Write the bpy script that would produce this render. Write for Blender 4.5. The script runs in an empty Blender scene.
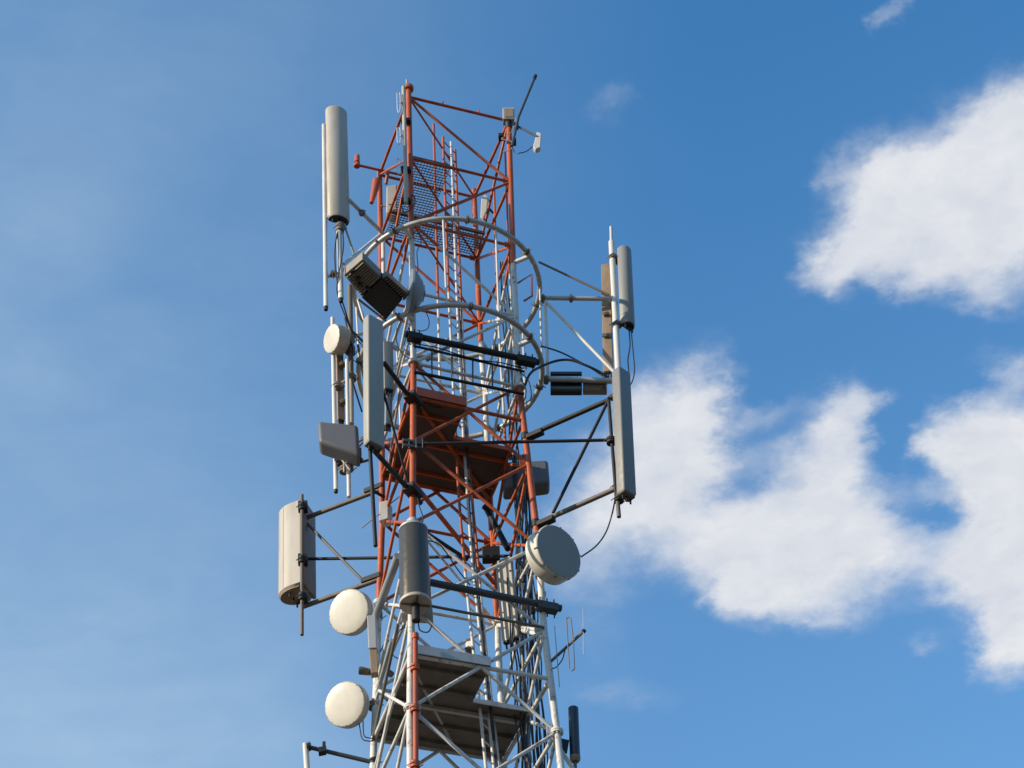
import bpy, math, random
from mathutils import Vector as V, Matrix

# ------------------------------------------------------------------ camera, sky, sun
R = math.radians
SC = bpy.context.scene
FPX, PITCH, ROLL, AZ = 2000.0, R(46.2), R(-3.59), R(2.55)
F = V((math.sin(AZ)*math.cos(PITCH), math.cos(AZ)*math.cos(PITCH), math.sin(PITCH)))
_R = V((math.cos(AZ), -math.sin(AZ), 0)); _U = _R.cross(F)
RT = _R*math.cos(ROLL) + _U*math.sin(ROLL)
UP = -_R*math.sin(ROLL) + _U*math.cos(ROLL)
cam = bpy.data.cameras.new('camera'); cam.sensor_width = 36; cam.lens = 36*FPX/1024
cam.clip_start = 0.1; cam.clip_end = 20000
co = bpy.data.objects.new('camera', cam); SC.collection.objects.link(co)
co.matrix_world = Matrix((RT, UP, -F)).transposed().to_4x4()
SC.camera = co

SUN_EL, SUN_AZ = 21.0, -114.0          # azimuth from +Y, clockwise positive
EXPO = 0.0
SKY_STRENGTH = 0.11
SUN_POWER = 5.0
sun = bpy.data.lights.new('sun', 'SUN'); sun.energy = SUN_POWER; sun.angle = R(0.5); sun.color = (1, .86, .68)
so = bpy.data.objects.new('sun', sun); SC.collection.objects.link(so)
sd = V((math.sin(R(SUN_AZ))*math.cos(R(SUN_EL)), math.cos(R(SUN_AZ))*math.cos(R(SUN_EL)), math.sin(R(SUN_EL))))
so.rotation_euler = sd.to_track_quat('Z', 'Y').to_euler()
SC.view_settings.view_transform = 'Standard'; SC.view_settings.look = 'None'
SC.view_settings.exposure = EXPO; SC.view_settings.gamma = 1; SC.view_settings.use_curve_mapping = False

def ray(px, py):
    return F + RT*((px-512)/FPX) + UP*((384-py)/FPX)

world = bpy.data.worlds.new('World'); SC.world = world; world.use_nodes = True
nt = world.node_tree; N = nt.nodes; L = nt.links
for n in list(N): N.remove(n)
def mth(op, a, b=None, c=None, clamp=False):
    n = N.new('ShaderNodeMath'); n.operation = op; n.use_clamp = clamp
    for i, v in enumerate((a, b, c)):
        if v is None: continue
        if isinstance(v, (int, float)): n.inputs[i].default_value = v
        else: L.new(v, n.inputs[i])
    return n.outputs[0]
def vmt(op, a, b=None, out=0, scale=None):
    n = N.new('ShaderNodeVectorMath'); n.operation = op
    for i, v in enumerate((a, b)):
        if v is None: continue
        if isinstance(v, (tuple, list)): n.inputs[i].default_value = v
        else: L.new(v, n.inputs[i])
    if scale is not None:
        if isinstance(scale, (int, float)): n.inputs['Scale'].default_value = scale
        else: L.new(scale, n.inputs['Scale'])
    return n.outputs[out]
sky = N.new('ShaderNodeTexSky'); sky.sky_type = 'NISHITA'; sky.sun_disc = False
sky.sun_elevation = R(SUN_EL); sky.sun_rotation = R(SUN_AZ % 360)
sky.altitude = 200; sky.air_density = 1.0; sky.dust_density = 0.6; sky.ozone_density = 2.0
tc = N.new('ShaderNodeTexCoord')
sep = N.new('ShaderNodeSeparateXYZ'); L.new(tc.outputs['Generated'], sep.inputs[0])
zc = mth('MAXIMUM', sep.outputs[2], 0.08)
inv = mth('DIVIDE', 1.0, zc)
flat = vmt('SCALE', tc.outputs['Generated'], scale=inv)      # cloud layer coordinates: x/z, y/z
def layer(px, py):
    r = ray(px, py); return (r.x/r.z, r.y/r.z)
def noise(vec, scale, detail, rough, off=(0, 0, 0), dist=0.0):
    n = N.new('ShaderNodeTexNoise'); n.inputs['Scale'].default_value = scale
    n.inputs['Detail'].default_value = detail; n.inputs['Roughness'].default_value = rough
    n.inputs['Distortion'].default_value = dist
    L.new(vmt('ADD', vec, off), n.inputs['Vector']); return n
w1 = noise(flat, 9, 5, .6, (3.1, 1.7, 0))
w2 = noise(flat, 34, 5, .62, (7.3, 4.2, 0))
d1 = vmt('SCALE', vmt('SUBTRACT', w1.outputs['Color'], (.5, .5, .5)), scale=.085)
d2 = vmt('SCALE', vmt('SUBTRACT', w2.outputs['Color'], (.5, .5, .5)), scale=.034)
wf = vmt('ADD', vmt('ADD', flat, d1), d2)
# (px, py, half width, half height, turn in degrees, weight): where each billow stands in the cloud layer
BL = [(640,700,80,22,0,.12),(520,40,60,20,-10,.10),(990,145,60,44,0,1),(928,188,64,48,0,1.0),(1012,225,75,70,0,1.2),(868,238,54,40,-25,.95),(940,252,70,44,0,1.05),(1045,110,50,52,0,.9),
      (835,268,40,24,-35,.62),(832,180,24,24,0,.40),(990,310,34,24,0,.50),(1014,364,40,17,0,.58),(1000,335,30,10,0,-.12),(890,190,36,32,0,.7),(905,285,54,24,5,.45),(800,288,26,16,-20,.3),(828,300,18,26,0,.3),
      (704,404,32,42,0,.95),(670,446,56,56,0,1.05),(650,505,64,42,0,.95),(712,466,38,34,0,.5),(600,500,56,66,0,.52),(580,575,52,50,0,.40),(640,415,34,32,0,.6),
      (862,398,30,22,0,.7),(845,438,38,40,0,.95),(808,492,54,46,5,1.1),(752,545,52,38,0,1.0),(812,568,64,38,0,1.05),(738,588,34,26,0,.7),(840,610,46,22,0,.55),(775,600,40,22,0,.45),(866,520,48,34,0,.8),
      (885,565,54,30,0,.72),(962,438,38,38,0,.95),(1010,430,48,46,0,1.05),(990,505,52,50,0,1.1),(968,572,50,44,0,1.05),(1014,600,42,56,0,1.15),(1000,655,30,34,0,.85),
      (1040,520,40,90,0,.9),(925,645,18,14,0,.38),(775,412,44,14,-8,.34),(915,490,34,14,15,.22),(930,518,26,13,10,-.4),(738,492,24,22,-30,-.35),(905,445,20,36,0,-.35),(965,378,40,12,-5,-.25),
      (622,95,34,22,-30,.36),(898,16,16,14,0,.46),(700,545,50,40,0,.45),(600,640,46,36,0,.26),(610,695,60,16,0,.24)]
tot = None
for px, py, rx, ry, an, wt in BL:
    c0 = layer(px, py); ca, sa = math.cos(R(an)), math.sin(R(an))
    a1 = layer(px+rx*ca, py+rx*sa); a2 = layer(px-ry*sa, py+ry*ca)
    m = Matrix(((a1[0]-c0[0], a2[0]-c0[0]), (a1[1]-c0[1], a2[1]-c0[1]))).inverted()
    p = vmt('SUBTRACT', wf, (c0[0], c0[1], 1))
    q1 = vmt('DOT_PRODUCT', p, (m[0][0], m[0][1], 0), 1); q2 = vmt('DOT_PRODUCT', p, (m[1][0], m[1][1], 0), 1)
    r2 = mth('ADD', mth('MULTIPLY', q1, q1), mth('MULTIPLY', q2, q2))
    g = mth('MULTIPLY', mth('EXPONENT', mth('MULTIPLY', r2, -1.12)), wt*1.12)
    tot = g if tot is None else mth('ADD', tot, g)
nf = noise(flat, 26, 9, .60, (1.3, 9.2, .4))
nb = noise(flat, 8, 4, .55, (5.3, 2.2, .4))
sv = V((sd.x, sd.y, 0)).normalized()*.022
rl1 = noise(wf, 17, 6, .55, (1.3, 9.2, .4)); rl2 = noise(wf, 17, 6, .55, (1.3+sv.x, 9.2+sv.y, .4))
relief = mth('SUBTRACT', rl1.outputs['Fac'], rl2.outputs['Fac'])  # sunlit and shaded sides of the billows, painted into the cloud colour
fl = mth('ADD', mth('MULTIPLY', mth('SUBTRACT', nf.outputs['Fac'], .5), 1.15), mth('MULTIPLY', mth('SUBTRACT', nb.outputs['Fac'], .5), .45))
lim = mth('MINIMUM', mth('MAXIMUM', tot, 0.0), 1.55)
dens = mth('ADD', lim, mth('MULTIPLY', fl, mth('MINIMUM', mth('MAXIMUM', mth('MULTIPLY', tot, 2.2), 0.0), 1.0)))
mr = N.new('ShaderNodeMapRange'); mr.interpolation_type = 'SMOOTHSTEP'
mr.inputs['From Min'].default_value = .11; mr.inputs['From Max'].default_value = 1.5
L.new(dens, mr.inputs['Value'])
hl = N.new('ShaderNodeMapRange'); hl.interpolation_type = 'SMOOTHSTEP'; hl.inputs['From Min'].default_value = .08; hl.inputs['From Max'].default_value = 1.5
hn = noise(wf, 7, 7, .6, (8.1, 3.3, 0))
L.new(mth('MULTIPLY', tot, mth('ADD', mth('MULTIPLY', hn.outputs['Fac'], 1.6), .25)), hl.inputs['Value'])
cov = mth('MULTIPLY', mth('ADD', mth('MULTIPLY', mr.outputs[0], .60), mth('MULTIPLY', hl.outputs[0], .44), clamp=True), .97)
# thin high cirrus, denser on the western side
ci = noise(vmt('MULTIPLY', flat, (2.4, 3.0, 1)), 1.5, 7, .52, (.3, .8, 0), .3)
ci2 = noise(vmt('MULTIPLY', flat, (3, 4, 1)), 4, 8, .6, (1.1, .2, 0), .5)
cl = N.new('ShaderNodeMapRange'); cl.interpolation_type = 'SMOOTHSTEP'
cl.inputs['From Min'].default_value = .36; cl.inputs['From Max'].default_value = .74
L.new(ci.outputs['Fac'], cl.inputs['Value'])
sx = N.new('ShaderNodeSeparateXYZ'); L.new(flat, sx.inputs[0])
wl = N.new('ShaderNodeMapRange'); wl.interpolation_type = 'SMOOTHSTEP'
x_a, x_b = layer(720, 384)[0], layer(-40, 384)[0]
wl.inputs['From Min'].default_value = x_a; wl.inputs['From Max'].default_value = x_b
L.new(sx.outputs[0], wl.inputs['Value'])
ez = N.new('ShaderNodeMapRange'); ez.inputs['From Min'].default_value = .82; ez.inputs['From Max'].default_value = .55; ez.inputs['To Min'].default_value = 0; ez.inputs['To Max'].default_value = 1
L.new(sep.outputs[2], ez.inputs['Value'])
cirrus = mth('ADD', mth('MULTIPLY', mth('ADD', mth('ADD', mth('MULTIPLY', cl.outputs[0], .16), mth('MULTIPLY', mth('SUBTRACT', ci2.outputs['Fac'], .5), .16)), mth('ADD', mth('MULTIPLY', ez.outputs[0], .13), .17)), mth('ADD', mth('MULTIPLY', wl.outputs[0], 1.0), .03)), mth('MULTIPLY', ez.outputs[0], .085))
tint = N.new('ShaderNodeMix'); tint.data_type = 'RGBA'; tint.blend_type = 'MULTIPLY'; tint.inputs[0].default_value = 1
L.new(sky.outputs[0], tint.inputs[6])
tr = N.new('ShaderNodeValToRGB'); L.new(sep.outputs[2], tr.inputs[0])      # by height above the horizon; unseen low sky dimmed to cut ambient light
tr.color_ramp.elements[0].position = .0; tr.color_ramp.elements[0].color = (.20, .25, .27, 1)
tr.color_ramp.elements[1].position = .55; tr.color_ramp.elements[1].color = (1.0, 1.93, 2.36, 1)
e = tr.color_ramp.elements.new(.80); e.color = (.80, 1.88, 2.42, 1)
L.new(tr.outputs[0], tint.inputs[7])
cshade = N.new('ShaderNodeMix'); cshade.data_type = 'RGBA'
csn = noise(flat, 14, 5, .55, (2.7, .4, 1)); csr = N.new('ShaderNodeMapRange')
csr.inputs['From Min'].default_value = .35; csr.inputs['From Max'].default_value = .68; L.new(csn.outputs['Fac'], csr.inputs['Value'])
L.new(mth('ADD', mth('ADD', mth('MULTIPLY', csr.outputs[0], .45), .32), mth('MULTIPLY', relief, 1.2), clamp=True), cshade.inputs[0])
cshade.inputs[6].default_value = (5.5, 5.95, 6.8, 1); cshade.inputs[7].default_value = (7.7, 7.75, 7.9, 1)
mix1 = N.new('ShaderNodeMix'); mix1.data_type = 'RGBA'; L.new(cirrus, mix1.inputs[0]); L.new(tint.outputs[2], mix1.inputs[6])
mix1.inputs[7].default_value = (5.5, 6.9, 7.8, 1)
mix2 = N.new('ShaderNodeMix'); mix2.data_type = 'RGBA'; L.new(cov, mix2.inputs[0]); L.new(mix1.outputs[2], mix2.inputs[6]); L.new(cshade.outputs[2], mix2.inputs[7])
bg = N.new('ShaderNodeBackground'); bg.inputs['Strength'].default_value = SKY_STRENGTH
L.new(mix2.outputs[2], bg.inputs['Color'])
wo = N.new('ShaderNodeOutputWorld'); L.new(bg.outputs[0], wo.inputs[0])
world.cycles.sampling_method = 'MANUAL'; world.cycles.sample_map_resolution = 512

# ------------------------------------------------------------------ materials
BAND = [24.35, 21.5, 18.4, 12.6, 6.8, 1.0]       # heights where the paint changes (orange above the first)
def base_mat(name):
    m = bpy.data.materials.new(name); m.use_nodes = True
    return m, m.node_tree.nodes, m.node_tree.links, m.node_tree.nodes['Principled BSDF']
def mat(name, col, rough=.5, metal=0.0, dirt=.25, dirtcol=(.18, .14, .10), scale=6, coat=0, streak=True, bump=.0):
    m, n, l, b = base_mat(name)
    g = n.new('ShaderNodeNewGeometry')
    mp = n.new('ShaderNodeMapping'); mp.inputs['Scale'].default_value = (1, 1, .22) if streak else (1, 1, 1)
    l.new(g.outputs['Position'], mp.inputs[0])
    t = n.new('ShaderNodeTexNoise'); t.inputs['Scale'].default_value = scale; t.inputs['Detail'].default_value = 7; t.inputs['Roughness'].default_value = .65
    l.new(mp.outputs[0], t.inputs['Vector'])
    r = n.new('ShaderNodeMapRange'); r.inputs['From Min'].default_value = .48; r.inputs['From Max'].default_value = .78
    r.inputs['To Max'].default_value = dirt; l.new(t.outputs['Fac'], r.inputs['Value'])
    x = n.new('ShaderNodeMix'); x.data_type = 'RGBA'; l.new(r.outputs[0], x.inputs[0])
    x.inputs[6].default_value = (*col, 1); x.inputs[7].default_value = (*dirtcol, 1)
    l.new(x.outputs[2], b.inputs['Base Color'])
    t2 = n.new('ShaderNodeTexNoise'); t2.inputs['Scale'].default_value = scale*4; l.new(g.outputs['Position'], t2.inputs['Vector'])
    rr = n.new('ShaderNodeMapRange'); rr.inputs['To Min'].default_value = max(.05, rough-.12); rr.inputs['To Max'].default_value = min(1, rough+.15)
    l.new(t2.outputs['Fac'], rr.inputs['Value']); l.new(rr.outputs[0], b.inputs['Roughness'])
    b.inputs['Metallic'].default_value = metal; b.inputs['Coat Weight'].default_value = coat
    return m
def paint_bands():
    m, n, l, b = base_mat('aviation_paint')
    g = n.new('ShaderNodeNewGeometry'); s = n.new('ShaderNodeSeparateXYZ'); l.new(g.outputs['Position'], s.inputs[0])
    def M(op, a, c=None):
        k = n.new('ShaderNodeMath'); k.operation = op
        for i, v in enumerate((a, c)):
            if v is None: continue
            if isinstance(v, (int, float)): k.inputs[i].default_value = v
            else: l.new(v, k.inputs[i])
        return k.outputs[0]
    z = s.outputs[2]
    o = M('GREATER_THAN', z, BAND[0])
    for i in range(1, len(BAND)-1, 2):
        o = M('ADD', o, M('MULTIPLY', M('LESS_THAN', z, BAND[i]), M('GREATER_THAN', z, BAND[i+1])))
    mp = n.new('ShaderNodeMapping'); mp.inputs['Scale'].default_value = (1, 1, .3); l.new(g.outputs['Position'], mp.inputs[0])
    t = n.new('ShaderNodeTexNoise'); t.inputs['Scale'].default_value = 5; t.inputs['Detail'].default_value = 8; t.inputs['Roughness'].default_value = .7
    l.new(mp.outputs[0], t.inputs['Vector'])
    def RG(src, a, c, d):
        r = n.new('ShaderNodeMapRange'); r.inputs['From Min'].default_value = a; r.inputs['From Max'].default_value = c; r.inputs['To Max'].default_value = d
        l.new(src, r.inputs['Value']); return r.outputs[0]
    def MX(f, a, c):
        k = n.new('ShaderNodeMix'); k.data_type = 'RGBA'
        l.new(f, k.inputs[0])
        for i, v in ((6, a), (7, c)):
            if isinstance(v, tuple): k.inputs[i].default_value = (*v, 1)
            else: l.new(v, k.inputs[i])
        return k.outputs[2]
    org = MX(RG(t.outputs['Fac'], .35, .7, 1), (.50, .092, .014), (.37, .064, .012))
    org = MX(RG(t.outputs['Fac'], .50, .70, .85), org, (.15, .045, .026))
    wht = MX(RG(t.outputs['Fac'], .4, .75, 1), (.68, .665, .63), (.50, .485, .45))
    t3 = n.new('ShaderNodeTexNoise'); t3.inputs['Scale'].default_value = 11; t3.inputs['Detail'].default_value = 6; l.new(g.outputs['Position'], t3.inputs['Vector'])
    wht = MX(RG(t3.outputs['Fac'], .57, .70, .85), wht, (.25, .15, .09))
    org = MX(RG(t3.outputs['Fac'], .60, .68, .6), org, (.46, .20, .12))
    l.new(MX(o, wht, org), b.inputs['Base Color']); b.inputs['Roughness'].default_value = .5
    return m
PAINT = paint_bands()
ORANGE = mat('orange_paint', (.44, .082, .018), .5, dirt=.5, dirtcol=(.16, .06, .035))
WHITE = mat('white_paint', (.68, .665, .63), .45, dirt=.5, dirtcol=(.34, .30, .25))
GALV = mat('galvanised_steel', (.46, .46, .45), .5, .35, dirt=.6, dirtcol=(.22, .20, .17), scale=9)
STEEL = mat('weathered_steel', (.16, .135, .11), .6, .2, dirt=.6, dirtcol=(.09, .07, .05), scale=8)
BLACK = mat('black_steel', (.010, .0095, .010), .6, 0, dirt=.3, dirtcol=(.045, .035, .028), scale=8)
SLATE = mat('grey_blue_pipe', (.075, .08, .088), .5, .3, dirt=.5, dirtcol=(.05, .045, .04))
CREAM = mat('cream_radome', (.64, .61, .53), .42, dirt=.4, dirtcol=(.40, .33, .24), scale=5)
BEIGE = mat('beige_radome', (.47, .43, .365), .5, dirt=.6, dirtcol=(.28, .22, .15), scale=6)
GREYR = mat('grey_radome', (.22, .22, .21), .5, dirt=.2, dirtcol=(.3, .27, .23), scale=4)
BLUEG = mat('blue_grey_radome', (.20, .235, .275), .45, dirt=.2, dirtcol=(.2, .18, .16), scale=4)
GREYL = mat('light_grey_radome', (.26, .262, .25), .5, dirt=.3, dirtcol=(.22, .2, .17), scale=4)
PIPEG = mat('dull_grey_pipe', (.30, .32, .34), .5, .2, dirt=.5, dirtcol=(.2, .17, .14))
TRAY = mat('brownish_tray', (.24, .20, .16), .6, dirt=.4, dirtcol=(.12, .09, .06), scale=5)
TOE = mat('rusty_orange_board', (.27, .062, .028), .6, dirt=.8, dirtcol=(.10, .045, .03), scale=5, streak=False)
DISHG = mat('grey_dish_cover', (.28, .285, .28), .5, dirt=.25, dirtcol=(.25, .22, .18), scale=4)
WEDG = mat('wedge_radome', (.135, .138, .155), .5, dirt=.3, dirtcol=(.09, .08, .07), scale=6)
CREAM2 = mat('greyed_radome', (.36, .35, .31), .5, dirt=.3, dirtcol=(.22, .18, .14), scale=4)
BROWN = mat('brown_panel_back', (.30, .215, .14), .6, dirt=.6, dirtcol=(.14, .09, .05), scale=7)
DRUM = mat('dark_glossy_radome', (.11, .092, .068), .24, .5, dirt=.4, dirtcol=(.16, .14, .12), scale=3)
DECK = mat('steel_deck', (.17, .15, .13), .7, .1, dirt=.8, dirtcol=(.07, .055, .045), scale=4, streak=False)
ODECK = mat('rusty_steel_deck', (.085, .062, .052), .65, 0, dirt=.9, dirtcol=(.09, .06, .05), scale=3, streak=False)
RUBBER = mat('black_cable', (.018, .018, .020), .5, dirt=.2, dirtcol=(.06, .06, .06))
NAVY = mat('dark_blue_radome', (.02, .027, .04), .3, dirt=.4, dirtcol=(.07, .08, .09))
FIN = mat('cast_aluminium', (.27, .245, .21), .55, .2, dirt=.5, dirtcol=(.16, .13, .10))
RED = mat('red_lamp_glass', (.50, .12, .05), .25, dirt=.3, dirtcol=(.2, .06, .03))
GRAT = mat('grating_steel', (.13, .10, .09), .6, .2, dirt=.5, dirtcol=(.05, .045, .04))

# ------------------------------------------------------------------ mesh helpers
YT = 21.246
def U(px, py, d):                       # point on the sight line at depth d behind (+) or before (-) the tower's axis
    r = ray(px, py); return r*((YT+d)/r.y)
def HZ(px, py, z):                      # point on the sight line at height z
    r = ray(px, py); return r*(z/r.z)
def mpp(p): return p.dot(F)/FPX          # metres for a picture element at p
def project(p):
    d = p.dot(F); return 512+FPX*p.dot(RT)/d, 384-FPX*p.dot(UP)/d
def DOWN(p, py):                         # the point below/above p (same plumb line) at picture row py
    lo, hi = -2.0, 40.0
    for _ in range(40):
        m = (lo+hi)/2
        if project(V((p.x, p.y, m)))[1] > py: lo = m
        else: hi = m
    return V((p.x, p.y, m))
SPLIT = {'clamp', 'rung', 'kick_plate', 'mounting_lug', 'beam_peg'}
class MB:
    def __init__(s): s.v = []; s.f = []; s.pc = []
    def add(s, vs, fs):
        o = len(s.v); s.pc.append((o, len(s.f), len(vs), len(fs))); s.v += [V(v) for v in vs]; s.f += [[i+o for i in f] for f in fs]; return s
    def tube(s, pts, r, n=10, caps=True, rr=None):
        pts = [V(p) for p in pts]; k = len(pts); rings = []; a = None
        for i, p in enumerate(pts):
            t = (pts[min(i+1, k-1)]-pts[max(i-1, 0)]).normalized()
            if a is None:
                a = t.orthogonal().normalized()
            else:
                a = (a - t*a.dot(t)).normalized()
            b = t.cross(a); q = rr[i] if rr else r
            rings.append([p+(a*math.cos(2*math.pi*j/n)+b*math.sin(2*math.pi*j/n))*q for j in range(n)])
        vs = [v for rg in rings for v in rg]; fs = []
        for i in range(k-1):
            for j in range(n):
                fs.append([i*n+j, i*n+(j+1) % n, (i+1)*n+(j+1) % n, (i+1)*n+j])
        if caps: fs += [list(range(n))[::-1], [(k-1)*n+j for j in range(n)]]
        return s.add(vs, fs)
    def box(s, c, ax, hs):               # centre, three axes, three half sizes
        c = V(c); x, y, z = [V(a).normalized()*h for a, h in zip(ax, hs)]
        vs = [c+x*i+y*j+z*k for i in (-1, 1) for j in (-1, 1) for k in (-1, 1)]
        return s.add(vs, [[0, 1, 3, 2], [4, 6, 7, 5], [0, 4, 5, 1], [2, 3, 7, 6], [0, 2, 6, 4], [1, 5, 7, 3]])
    def prism(s, poly, ext):
        n = len(poly); poly = [V(p) for p in poly]; ext = V(ext)
        return s.add(poly+[p+ext for p in poly], [list(range(n))[::-1], list(range(n, 2*n))]+[[i, (i+1) % n, n+(i+1) % n, n+i] for i in range(n)])
    def loft(s, rings, caps=True):
        n = len(rings[0]); vs = [v for r in rings for v in r]; fs = []
        for i in range(len(rings)-1):
            for j in range(n): fs.append([i*n+j, i*n+(j+1) % n, (i+1)*n+(j+1) % n, (i+1)*n+j])
        if caps: fs += [list(range(n))[::-1], [(len(rings)-1)*n+j for j in range(n)]]
        return s.add(vs, fs)
    def lathe(s, c, ax, prof, n=48):      # prof: (distance along axis, radius)
        ax = V(ax).normalized(); a = ax.orthogonal().normalized(); b = ax.cross(a); c = V(c)
        return s.loft([[c+ax*h+(a*math.cos(2*math.pi*j/n)+b*math.sin(2*math.pi*j/n))*max(r, 1e-4) for j in range(n)] for h, r in prof])
    def bar(s, a, b, w, h=None, up=(0, 0, 1)):
        a, b = V(a), V(b); t = (b-a); u = V(up); sd_ = t.cross(u)
        if sd_.length < 1e-5: sd_ = t.orthogonal()
        return s.box((a+b)/2, (t, sd_, t.cross(sd_)), (t.length/2, w/2, (h or w)/2))
    def build(s, name, m, parent=None, smooth=True, bevel=0):
        if name in SPLIT and len(s.pc) > 1:            # pieces that stand apart become objects of their own
            bb = []
            for vo, fo, nv, nf_ in s.pc:
                vs = s.v[vo:vo+nv]; bb.append([min(v[k] for v in vs)-.012 for k in range(3)]+[max(v[k] for v in vs)+.012 for k in range(3)])
            gr = list(range(len(bb)))
            for i in range(len(bb)):
                for j in range(i):
                    if all(bb[i][k] < bb[j][k+3] and bb[j][k] < bb[i][k+3] for k in range(3)):
                        a, b = gr[i], gr[j]; gr = [a if x == b else x for x in gr]
            if len(set(gr)) > 1:
                for g_ in sorted(set(gr)):
                    q = MB()
                    for i, (vo, fo, nv, nf_) in enumerate(s.pc):
                        if gr[i] == g_: q.add(s.v[vo:vo+nv], [[x-vo for x in f] for f in s.f[fo:fo+nf_]])
                    o = q.build_one(name, m, parent, smooth, bevel)
                return o
        return s.build_one(name, m, parent, smooth, bevel)
    def build_one(s, name, m, parent=None, smooth=True, bevel=0):
        org = root_loc(parent) if parent is not None else (sum(s.v, V())/len(s.v))
        me = bpy.data.meshes.new(name); me.from_pydata([v-org for v in s.v], [], s.f)
        me.materials.append(m)
        import bmesh
        bm = bmesh.new(); bm.from_mesh(me); bmesh.ops.recalc_face_normals(bm, faces=bm.faces); bm.to_mesh(me); bm.free()
        if smooth:
            me.polygons.foreach_set('use_smooth', [True]*len(me.polygons)); me.set_sharp_from_angle(angle=R(38))
        o = bpy.data.objects.new(name, me); SC.collection.objects.link(o)
        if parent is not None: o.parent = parent
        else: o.location = org
        if bevel:
            b = o.modifiers.new('bevel', 'BEVEL'); b.width = bevel; b.segments = 2; b.limit_method = 'ANGLE'; b.angle_limit = R(40)
        me.update(); return o
def root_loc(o):
    while o.parent is not None: o = o.parent
    return V(o.location)
def thing(name, label, cat, loc, group=None):
    o = bpy.data.objects.new(name, None); o.empty_display_size = .2; SC.collection.objects.link(o); o.location = V(loc)
    o['label'] = label; o['category'] = cat
    if group: o['group'] = group
    return o
def tag(o, label, cat, group=None):
    o['label'] = label; o['category'] = cat
    if group: o['group'] = group
    return o
def T(a, b, r, name, m, parent, n=10): return MB().tube([a, b], r, n).build(name, m, parent)
def interp(path, y):
    if y <= path[0][1]: p, q = path[0], path[1]
    elif y >= path[-1][1]: p, q = path[-2], path[-1]
    else:
        for p, q in zip(path, path[1:]):
            if p[1] <= y <= q[1]: break
    return p[0]+(q[0]-p[0])*(y-p[1])/(q[1]-p[1])
def curve(pts, n=8):                     # Catmull-Rom through the points
    P = [V(p) for p in pts]; P = [P[0]*2-P[1]]+P+[P[-1]*2-P[-2]]; out = []
    for i in range(1, len(P)-2):
        for k in range(n):
            t = k/n; a, b, c, d = P[i-1:i+3]
            out.append(.5*((2*b)+(c-a)*t+(2*a-5*b+4*c-d)*t*t+(3*b-a-3*c+d)*t**3))
    return out+[P[-2]]
def clamp(mb, c, ax, r, w=.05):          # two-bolt pipe clamp
    ax = V(ax).normalized(); mb.tube([V(c)-ax*w/2, V(c)+ax*w/2], r*1.35, 12)
    a = ax.orthogonal().normalized()
    for s_ in (-1, 1): mb.tube([V(c)+a*s_*r*1.5-ax.cross(a)*r*1.6, V(c)+a*s_*r*1.5+ax.cross(a)*r*1.6], .007, 6)

# ------------------------------------------------------------------ ground
g = MB().add([(-1500, -1500, -1.6), (1500, -1500, -1.6), (1500, 1500, -1.6), (-1500, 1500, -1.6)], [[0, 1, 2, 3]])
GROUND = mat('dry_grass_ground', (.10, .075, .045), .95, dirt=.7, dirtcol=(.13, .10, .07), scale=.4, streak=False)
go = g.build('ground', GROUND, smooth=False); go['kind'] = 'structure'

# ------------------------------------------------------------------ the tower
TH = R(18.64); KT = .036; ZK = 17.375
SG = {'A': (-1, -1), 'B': (1, -1), 'C': (-1, 1), 'D': (1, 1)}
PATH = {'A': [(408.5, 88), (411.5, 232), (413.5, 363), (412.5, 523), (411.5, 610), (410, 708), (410.5, 765)],
        'B': [(508.5, 115), (513, 258), (519.5, 389), (528, 460), (537, 532), (544, 630), (554, 708), (561, 768)],
        'C': [(379.5, 170), (381.5, 290), (382, 440), (382, 530), (379, 600), (376, 690), (373, 765)],
        'D': [(474, 190), (480, 330), (485, 400), (490, 500), (497, 622), (501, 700), (504, 768)]}
def leg_model(Lg, z):
    s = .875+KT*max(0, ZK-z); a, b = SG[Lg]; a *= s; b *= s
    return V((a*math.cos(TH)-b*math.sin(TH), YT+a*math.sin(TH)+b*math.cos(TH), z))
def leg_z(Lg, z):                        # axis of a leg at height z, following the leg's measured line
    if Lg not in LOW:
        z1, z2 = z_of(Lg, 768), z_of(Lg, 640); LOW[Lg] = (leg_on(Lg, z1), leg_on(Lg, z2))
    p1, p2 = LOW[Lg]
    return leg_on(Lg, z) if z >= p1.z else p1+(p2-p1)*((z-p1.z)/(p2.z-p1.z))
LOW = {}
def leg_on(Lg, z):
    m = leg_model(Lg, z); px, py = project(m)
    r = ray(interp(PATH[Lg], py), py); return r*(m.y/r.y)
def z_of(Lg, py):
    lo, hi = 8.0, 34.0
    for _ in range(40):
        m = (lo+hi)/2
        if project(leg_model(Lg, m))[1] > py: lo = m
        else: hi = m
    return m
LV = [z_of('A', y) for y in (97, 158, 222, 292, 363, 441, 523, 607, 708)]
while LV[-1] > 8: LV.append(LV[-1]-(LV[-2]-LV[-1])*1.03)
BAND[0] = z_of('A', 232)
tower = thing('lattice_tower', 'tall square lattice mast of tubular steel painted in orange and white bands', 'tower', (0, YT, -1.6))
RL = .047
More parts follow.
